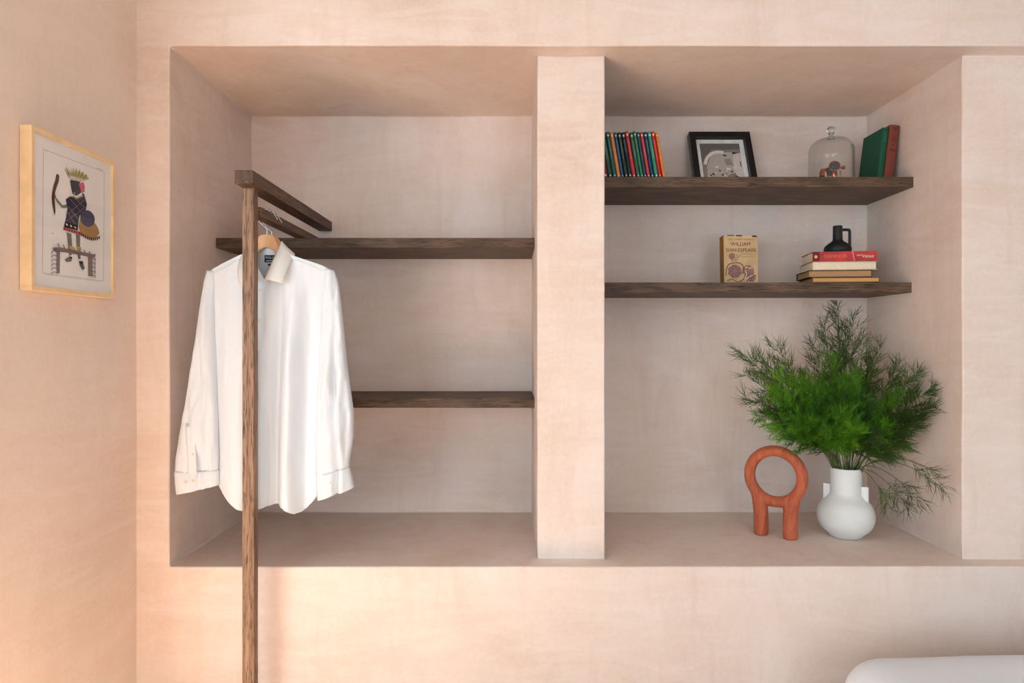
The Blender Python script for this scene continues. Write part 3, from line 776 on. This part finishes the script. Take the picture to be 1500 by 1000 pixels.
mesh('spine_stripe', vs, [(0,1,2,3)], flat(224,110,104), l1)
vs = [(.011+.0055*math.cos(a*math.pi/6), -.0014, .017+.006*math.sin(a*math.pi/6)) for a in range(12)]
mesh('spine_emblem', vs, [tuple(range(12))], flat(232,176,96), l1)
box('spine_band', (0, .024, -.0013, 0, .001, .0345), flat(110,26,36), l1)

# ------------------------------------------------------------------ black jug
jz = H + LS + .1125
jug = thing('jug', (X(1227,2.555), 2.555, jz), 'small matt black stoneware jug with narrow neck on the stacked books', 'jug')
lathe('jug_body', [(0,0),(.040,0),(.046,.003),(.0478,.010),(.0478,.020),(.045,.028),(.034,.038),(.022,.046),(.0175,.052),(.0168,.060),(.0165,.103),(.0158,.105),(.013,.105),(.012,.103),(.012,.06),(0,.055)], BLACKC, jug, 48)
hp = smooth_curve([(.012,0,.090),(.026,0,.0905),(.040,0,.090),(.0445,0,.086),(.0452,0,.070),(.0452,0,.040),(.0445,0,.016)], 36)
tube('handle', hp, .0052, BLACKC, jug, 12)

# ------------------------------------------------------------------ photo frame
ph_w, ph_h, ph_t = .245, .258, .032
tilt = math.radians(23.5)
fr = thing('photo_frame', (X(1019,2.65), 2.648, H + US + .0128), 'black box frame with a grey interior photograph, tilted back on the top shelf', 'photo frame', None, (-tilt, 0, 0))
b_ = .024
for nm, bb in (('frame_rail', (0, ph_w, 0, ph_t, ph_h-b_, ph_h)), ('frame_rail', (0, ph_w, 0, ph_t, 0, b_)), ('frame_rail', (0, b_, 0, ph_t, b_, ph_h-b_)), ('frame_rail', (ph_w-b_, ph_w, 0, ph_t, b_, ph_h-b_))):
    box(nm, bb, BLACKF, fr, .0012)
box('backing_board', (b_-.002, ph_w-b_+.002, .026, .030, b_-.002, ph_h-b_+.002), BLACKF, fr)
m0, m1, mz0, mz1 = b_+.001, ph_w-b_-.001, b_+.001, ph_h-b_-.001; mb = .017
boxes('mount', [(m0, m1, .020, .025, mz1-mb, mz1), (m0, m1, .020, .025, mz0, mz0+mb), (m0, m0+mb, .020, .025, mz0+mb, mz1-mb), (m1-mb, m1, .020, .025, mz0+mb, mz1-mb)], MATB, fr)
pho = box('photograph', (m0+mb-.001, m1-mb+.001, .0235, .0255, mz0+mb-.001, mz1-mb+.001), flat(138,128,120), fr)
box('glass_pane', (m0, m1, .012, .014, mz0, mz1), PANE, fr)
a0, a1, c0_, c1_ = m0+mb, m1-mb, mz0+mb, mz1-mb; aw, ah = a1-a0, c1_-c0_
def fr_poly(name, pts, mat, lay):
    # pts in 0..1 of the photograph, from the upper left
    vs = [(a0 + aw*x, .0233 - lay*.0002, c1_ - ah*y) for x, y in pts]; mesh(name, vs, [tuple(range(len(vs)))], mat, pho)
fr_poly('photo_tone', [(0,0),(1,0),(1,.16),(.55,.18),(.3,.16),(.1,.4),(0,.6)], flat(104,98,90), 1)
fr_poly('photo_tone', [(.10,.95),(.13,.62),(.25,.36),(.45,.26),(.8,.24),(.84,.3),(.8,.8),(.5,.97)], flat(184,172,164), 2)
arc = [(.46 + .42*math.cos(a), .66 + .46*math.sin(a)) for a in [math.pi*(1.05+.55*i/12) for i in range(13)]]
arc2 = [(.46 + .34*math.cos(a), .66 + .38*math.sin(a)) for a in [math.pi*(1.05+.55*i/12) for i in range(13)]]
fr_poly('photo_tone', arc + arc2[::-1], flat(226,216,206), 3)
fr_poly('photo_tone', [(.80,.32),(1,.26),(1,1),(.86,1),(.78,.78)], flat(212,200,192), 3)
fr_poly('photo_tone', [(.78,.24),(.90,.26),(1,.24),(.80,.31)], flat(24,22,22), 4)
fr_poly('photo_tone', [(.55,.31),(.64,.33),(.64,.37),(.55,.35)], flat(40,36,34), 4)
fr_poly('photo_tone', [(.56,.45),(.72,.42),(.78,.62),(.60,.62)], flat(150,140,132), 4)
fr_poly('photo_tone', [(.94,.50),(.97,.52),(.98,.68),(.95,.64)], flat(92,84,78), 4)
random.seed(3)
for k in range(22):
    x, y = random.uniform(.14,.86), random.uniform(.66,.98); s = random.uniform(.02,.05)
    fr_poly('photo_tone', [(x-s,y),(x,y-s*.7),(x+s,y-.01),(x+s*.4,y+s*.6)], flat(60,50,46) if k % 2 else flat(236,226,216), 5)

# ------------------------------------------------------------------ glass cloche with watches
gc = thing('glass_cloche', (1.2205, 2.61, H + US), 'clear glass bell dome with round knob on the top shelf', 'cloche')
out = [(.0815,0),(.0815,.020),(.0812,.10)]
for i in range(1, 13):
    a = math.pi/2*i/12; out.append((.022+.059*math.cos(a)**.8 if i < 12 else .022, .128 + .050*math.sin(a)))
out.insert(3, (.081,.128))
inn = [(max(r-.003, .0), z-(.003 if z > .1 else 0)) for r, z in out]
prof2 = out + [(.004,.1795),(.004,.1765)] + inn[::-1]
lathe('dome', prof2, GLASS, gc, 64, closed=True)
lathe('knob', [(.0,.178),(.013,.1785),(.0115,.184),(.0085,.190),(.0095,.197),(.0150,.204),(.0165,.211),(.0140,.219),(.0080,.224),(.0,.2255)], KNOBG, gc, 32)
wt = thing('wristwatch', (1.226, 2.600, H + US), 'copper wristwatch with dark round dial, raised on its strap under glass', 'watch')
def ring_band(name, rx, rz, wd, thk, mat, parent, cz, axis='x', n=48, a0=0.0):
    vs, fs = [], []
    for k in range(n):
        a = 2*math.pi*k/n
        for w_ in (-wd/2, wd/2):
            for t in (0, -thk):
                r1, r2 = (rx+t)*math.cos(a), cz + (rz+t)*math.sin(a)
                vs.append((w_, r1, r2) if axis == 'x' else (r1, w_, r2))
    for k in range(n):
        j = (k+1) % n; q = lambda i, m: i*4+m
        for a, b in ((0,2),(2,3),(3,1),(1,0)): fs.append((q(k,a), q(j,a), q(j,b), q(k,b)))
    return mesh(name, vs, fs, mat, parent, smooth=False)
sg = ring_band('strap', .030, .045, .016, .002, COPPER, wt, .046); sg.location = (.012, .028, 0); sg.rotation_euler = (0, 0, math.radians(-35))
cs = lathe('watch_case', [(0,-.004),(.0195,-.004),(.021,-.002),(.021,.003),(.019,.0045),(.0175,.0035),(0,.0035)], COPPER, wt, 40); cs.rotation_euler = (math.radians(78), 0, math.radians(-18)); cs.location = (-.004, -.012, .068)
dl = lathe('dial', [(0,.0036),(.0175,.0036),(.0175,.0048),(0,.0048)], DIAL, wt, 40); dl.rotation_euler = cs.rotation_euler; dl.location = cs.location
tube('clasp', [(.020,-.010,.001),(.020,-.010,.052)], .0028, SILVER, wt, 12)
lk = boxes('lug', [(.014,.044,-.008,.004,.060,.066),(.034,.045,-.007,.003,.056,.070)], COPPER, wt, .002); lk.rotation_euler = (0, math.radians(-4), 0)
bg = thing('bangle', (1.189, 2.585, H + US), 'polished copper bangle standing on edge under the glass dome, left of the watch', 'bracelet')
bo = ring_band('band', .032, .030, .020, .0022, COPPER, bg, .0302, 'y'); bo.rotation_euler = (0, 0, math.radians(40))

# ------------------------------------------------------------------ terracotta sculpture
ang = math.radians(-36)
scu = thing('ring_sculpture', (X(1136,2.455), 2.455, NZ0), 'terracotta ring sculpture on two stout legs beside the white vase', 'sculpture', None, (0, 0, ang))
def sculpture():
    vs, fs = [], []
    def add(v, f):
        n = len(vs); vs.extend(v); fs.extend([tuple(i+n for i in q) for q in f])
    rx, rz, r, cz = .0915, .0915, .0200, .2165
    ring = []
    N, M = 64, 20
    for i in range(N):
        a = 2*math.pi*i/N; c = Vector((rx*math.cos(a), 0, cz + rz*math.sin(a)))
        t = Vector((-rx*math.sin(a), 0, rz*math.cos(a))).normalized(); nn = Vector((t.z, 0, -t.x))
        for k in range(M):
            b = 2*math.pi*k/M; ring.append(c + nn*r*math.cos(b) + Vector((0, r*1.05*math.sin(b), 0)))
    add(ring, [(i*M+k, i*M+(k+1) % M, ((i+1) % N)*M+(k+1) % M, ((i+1) % N)*M+k) for i in range(N) for k in range(M)])
    for s in (-1, 1):
        p = smooth_curve([(s*.051, 0, .0), (s*.051, 0, .06), (s*.053, 0, .10), (s*.060, 0, .135), (s*.072, 0, .162)], 20)
        add(*tube_geo(p, lambda t: .0262 - .006*max(0, t-.6)/.4, 20))
    add(*tube_geo([(-.045, 0, .127), (.045, 0, .127)], .0185, 16))
    o = mesh('sculpture_body', vs, fs, TERRA, scu, smooth=True)
    rm = o.modifiers.new('remesh', 'REMESH'); rm.mode = 'VOXEL'; rm.voxel_size = .0035; rm.use_smooth_shade = True
    sm = o.modifiers.new('smooth', 'SMOOTH'); sm.factor = .6; sm.iterations = 14
sculpture()

# ------------------------------------------------------------------ vase
VX, VY = X(1239, 2.458), 2.458
vase = thing('vase', (VX, VY, NZ0), 'round-bellied matt white ceramic vase with straight neck and slab handles', 'vase')
bp = [(0,0),(.046,0),(.053,.002)]
for i in range(1, 20):
    a = -math.pi/2 + math.pi*(i+1.2)/21.5
    bp.append((.0955*math.cos(a)**.78, .077 + .077*math.sin(a)))
bp = bp[:3] + [p for p in bp[3:] if p[0] > .054]
bp += [(.0535,.152),(.0522,.160),(.0518,.245),(.0510,.2475),(.0490,.2475),(.0480,.245),(.0480,.165),(.040,.15),(0,.15)]
lathe('vase_body', bp, CERAMIC, vase, 64)
fa = math.radians(-33)
for s in (-1, 1):
    o = mesh('handle', [(x*s, y, z) for (x, z) in ((.040,.095),(.0735,.108),(.0735,.186),(.048,.186)) for y in (-.010, .010)],
             [(0,2,4,6),(1,7,5,3),(0,1,3,2),(2,3,5,4),(4,5,7,6),(6,7,1,0)], CERAMIC, vase, bev=.0012); o.rotation_euler = (0, 0, fa)

# ------------------------------------------------------------------ asparagus fern
fern = thing('asparagus_fern', (VX, VY, NZ0 + .2), 'bushy feathery green asparagus fern sprays spilling from the white vase', 'plant')
inv = -Vector(fern.location)
random.seed(21)
def bez(a, b, c, d, t): s = 1-t; return a*s**3 + b*3*s*s*t + c*3*s*t*t + d*t**3
def clampp(p):
    q = p.copy(); q.x = min(q.x, 1.440 if q.y > 2.19 else 1.6); q.y = min(q.y, 2.785); q.z = max(q.z, NZ0 + .012)
    if q.y > 2.44: q.z = min(q.z, H + .152)
    return q
def frond(tipx, tipy, d, mat, up=.6, out=.5, bl=.11, start=.34, nb=30, dens=1.0, grav=0.0, needle=.024, nw=.0015):
    a = random.uniform(0, 2*math.pi); tip = P(tipx, tipy, d)
    dirx = (tip - Vector((VX, VY, NZ0+.245))); hd = Vector((dirx.x, dirx.y, 0))
    base = Vector((VX, VY, NZ0 + .20)) + (hd.normalized()*.022 if hd.length > .01 else Vector()) + Vector((random.uniform(-.012,.012), random.uniform(-.012,.012), 0))
    L = (tip-base).length
    p1 = base + Vector((hd.x*.12, hd.y*.12, max(.10, up*L*.55))); p2 = base + (tip-base)*out + Vector((0, 0, up*L*.38))
    if mat is FERN_D and needle < .03: needle, dens, nw = .036, dens*.62, .0017
    nb = int(nb*1.35); N = 34; pts = [clampp(bez(base, p1, p2, tip, i/N)) for i in range(N+1)]
    vs, fs = tube_geo([p+inv for p in pts], lambda t: .0017*(1-.75*t) + .0003, 5)
    st = mesh('frond', vs, fs, STEMG, fern, smooth=True)
    nv, nf = [], []
    def ribb(q, w0):
        """thin curved needle or branchlet: a ribbon that tapers"""
        n0 = len(nv); side = None
        for i, p in enumerate(q):
            t = (q[min(i+1, len(q)-1)] - q[max(i-1, 0)])
            if t.length < 1e-7: t = Vector((0,0,1))
            if side is None: side = t.cross(Vector((random.uniform(-1,1), -1.2, random.uniform(-.5,.5)))).normalized()
            w_ = w0*(1 - .7*i/(len(q)-1))/2
            nv.append(clampp(p + side*w_)+inv); nv.append(clampp(p - side*w_)+inv)
        for i in range(len(q)-1): k = n0+2*i; nf.append((k, k+1, k+3, k+2))
    for b in range(nb):
        t = start + (1-start)*(b+random.random())/nb; k = min(N-1, int(t*N)); p = pts[k].lerp(pts[k+1], t*N-k)
        tg = (pts[k+1]-pts[max(0,k-1)]).normalized()
        rv = Vector((random.gauss(0,1), random.gauss(0,.8), random.gauss(0,1))); rv -= tg*rv.dot(tg)
        rv.normalize(); s = (t-start)/(1-start)
        ln = bl*(.45+.75*math.sin(math.pi*min(1, .22+.78*s)))*random.uniform(.6,1.2)*(1 - .35*s)
        dr = (tg*random.uniform(.6,1.0) + rv*.85).normalized(); g = Vector((0, 0, .35 - grav + random.uniform(-.25,.25)))
        q = []
        cur = p.copy(); M = 7
        for i in range(M+1):
            q.append(cur.copy()); dr = (dr + g*.16 + Vector((random.gauss(0,.06), random.gauss(0,.06), random.gauss(0,.06)))).normalized(); cur += dr*ln/M
        ribb(q, .0013)
        cnt = int((38 if mat is FERN_B else 58)*dens*ln/.10)
        for c in range(cnt):
            u = (c+random.random())/cnt; i = min(M-1, int(u*M)); bp_ = q[i].lerp(q[i+1], u*M-i); bt = (q[i+1]-q[i]).normalized()
            r2 = Vector((random.gauss(0,1), random.gauss(0,1), random.gauss(0,1))); r2 -= bt*r2.dot(bt); r2.normalize()
            nd = (bt*random.uniform(.7,1.1) + r2*.6).normalized(); nl = needle*random.uniform(.6,1.35)
            m1 = bp_ + nd*nl*.38; nd2 = (nd + bt*.30 + Vector((0,0,.16 - grav*.3))).normalized(); m2 = m1 + nd2*nl*.34; nd3 = (nd2 + bt*.35 + Vector((random.gauss(0,.15),0,.24 - grav*.5))).normalized(); ribb([bp_, m1, m2, m2 + nd3*nl*.3], nw)
    o = mesh('foliage', nv, nf, mat, st); o['kind'] = 'stuff'
    return st
A_, B_ = FERN_B, FERN_D
# the tall plume
for tx_, ty_, d_, n_ in ((1226,441,2.60,34),(1206,468,2.62,28),(1250,460,2.60,28),(1190,500,2.56,28),(1238,480,2.58,28),(1265,500,2.56,26)):
    frond(tx_, ty_, d_, B_, .45, .6, .075, .42, n_, .55, needle=.025)
# left sprays
for tx_, ty_, d_, m_, u_, n_, dn in ((1080,512,2.42,B_,.40,34,.8),(1090,548,2.40,B_,.42,34,.9),(1110,520,2.48,B_,.44,30,.8),(1092,582,2.38,B_,.46,32,.9),(1104,610,2.34,A_,.52,34,1.1),(1130,500,2.50,B_,.44,28,.7),
        (1122,575,2.32,A_,.48,38,1.2),(1150,615,2.27,A_,.56,38,1.3),(1140,545,2.38,A_,.42,36,1.1),(1128,636,2.30,A_,.62,30,1.1),(1118,600,2.30,A_,.55,36,1.2),(1155,645,2.28,A_,.66,26,1.1)):
    frond(tx_, ty_, d_, m_, u_, .52, .078, .38, n_, dn, .1 if ty_ > 590 else 0)
# centre
for tx_, ty_, d_, u_ in ((1180,555,2.34,.42),(1212,548,2.30,.42),(1245,552,2.34,.42),(1195,596,2.25,.55),(1232,604,2.25,.55),(1170,545,2.50,.45),(1215,520,2.46,.42),(1268,586,2.29,.5),(1178,620,2.26,.6),(1215,630,2.27,.66),(1252,625,2.27,.62),(1200,575,2.40,.45),(1258,545,2.45,.44)):
    frond(tx_, ty_, d_, A_, u_, .52, .082, .36, 36, 1.25)
# right sprays
for tx_, ty_, d_, m_, u_, n_, dn, g_ in ((1290,505,2.48,B_,.45,30,.6,0),(1275,525,2.50,B_,.45,30,.7,0),(1318,528,2.42,B_,.45,32,.8,0),(1345,540,2.36,B_,.42,32,.9,0),(1366,566,2.30,B_,.44,34,1.0,.1),(1368,592,2.29,B_,.46,34,1.0,.2),
        (1348,615,2.32,B_,.5,34,1.1,.35),(1308,580,2.36,A_,.46,36,1.1,0),(1300,622,2.34,A_,.55,34,1.1,.4),(1330,640,2.33,B_,.58,28,1.1,.5),(1330,575,2.36,A_,.46,34,1.0,0),(1280,640,2.32,B_,.62,28,1.0,.5),(1310,655,2.36,B_,.66,22,.9,.6)):
    frond(tx_, ty_, d_, m_, u_, .52, .068, .40, n_, dn, g_)
# drooping strands at the lower right
for tx_, ty_, d_, u_, o_, n_ in ((1332,748,2.32,.98,.70,16),(1385,722,2.24,.88,.74,14),(1304,745,2.36,1.05,.70,12),(1352,744,2.28,.95,.72,12),(1380,700,2.25,.80,.72,10)):
    frond(tx_, ty_, d_, B_, u_, o_, .060, .66, n_, .20, .7, needle=.034)

# ------------------------------------------------------------------ bed at the lower right
bed = thing('bed', (1.75, 1.0, 0), 'bed with smooth white bedding, its rounded corner at the lower right', 'bed')
def soft_box(name, b, rad, mat, parent, amp, n=26):
    x0,x1,y0,y1,z0,z1 = b; c = Vector(((x0+x1)/2,(y0+y1)/2,(z0+z1)/2)); h = Vector(((x1-x0)/2,(y1-y0)/2,(z1-z0)/2))
    bm = bmesh.new(); bmesh.ops.create_cube(bm, size=2); bmesh.ops.subdivide_edges(bm, edges=bm.edges, cuts=n, use_grid_fill=True)
    for v in bm.verts:
        p = Vector([math.copysign(1-(1-abs(t))**1.0, t) for t in v.co]); q = Vector((p.x*h.x, p.y*h.y, p.z*h.z))
        # denser rows near the edges
        q = Vector([math.copysign(hh*math.sin(abs(t)*math.pi/2)**.8 if hh > .3 else abs(t)*hh, t) for t, hh in zip(p, h)])
        ic = Vector([max(-(hh-rad), min(hh-rad, t)) for t, hh in zip(q, h)]); dlt = q - ic
        if dlt.length > 1e-6:
            m_ = max(abs(t) for t in dlt); q = ic + dlt.normalized()*m_
        w_ = c + q; w_ += Vector((0,0,1))*amp*noise.noise(w_*2.3); v.co = w_ - parent.location
    me = bpy.data.meshes.new(name); bm.to_mesh(me); bm.free()
    for p in me.polygons: p.use_smooth = True
    return link(name, me, mat, parent)
soft_box('duvet', (.893, 2.55, -.35, 1.93, .30, H - .853), .115, LINEN, bed, .012)
b_o = box('bed_base', (-.78, .78, -1.3, .9, .10, .305), OAK_SHELF, bed, .01)
for sx in (-.7, .7):
    for sy in (-1.2, .8): box('leg', (sx-.03, sx+.03, sy-.03, sy+.03, 0, .10), OAK_SHELF, bed)

for o in bpy.data.objects:
    if o.parent is not None and o.name.split('.')[0] in ('spine_emblem','spine_title','mount','small_print','illustration_lines','illustration_wash','illustration_light','worn_edge','lettering','cover_lettering','spine_lettering','figure_print','lug'):
        o['kind'] = 'stuff'
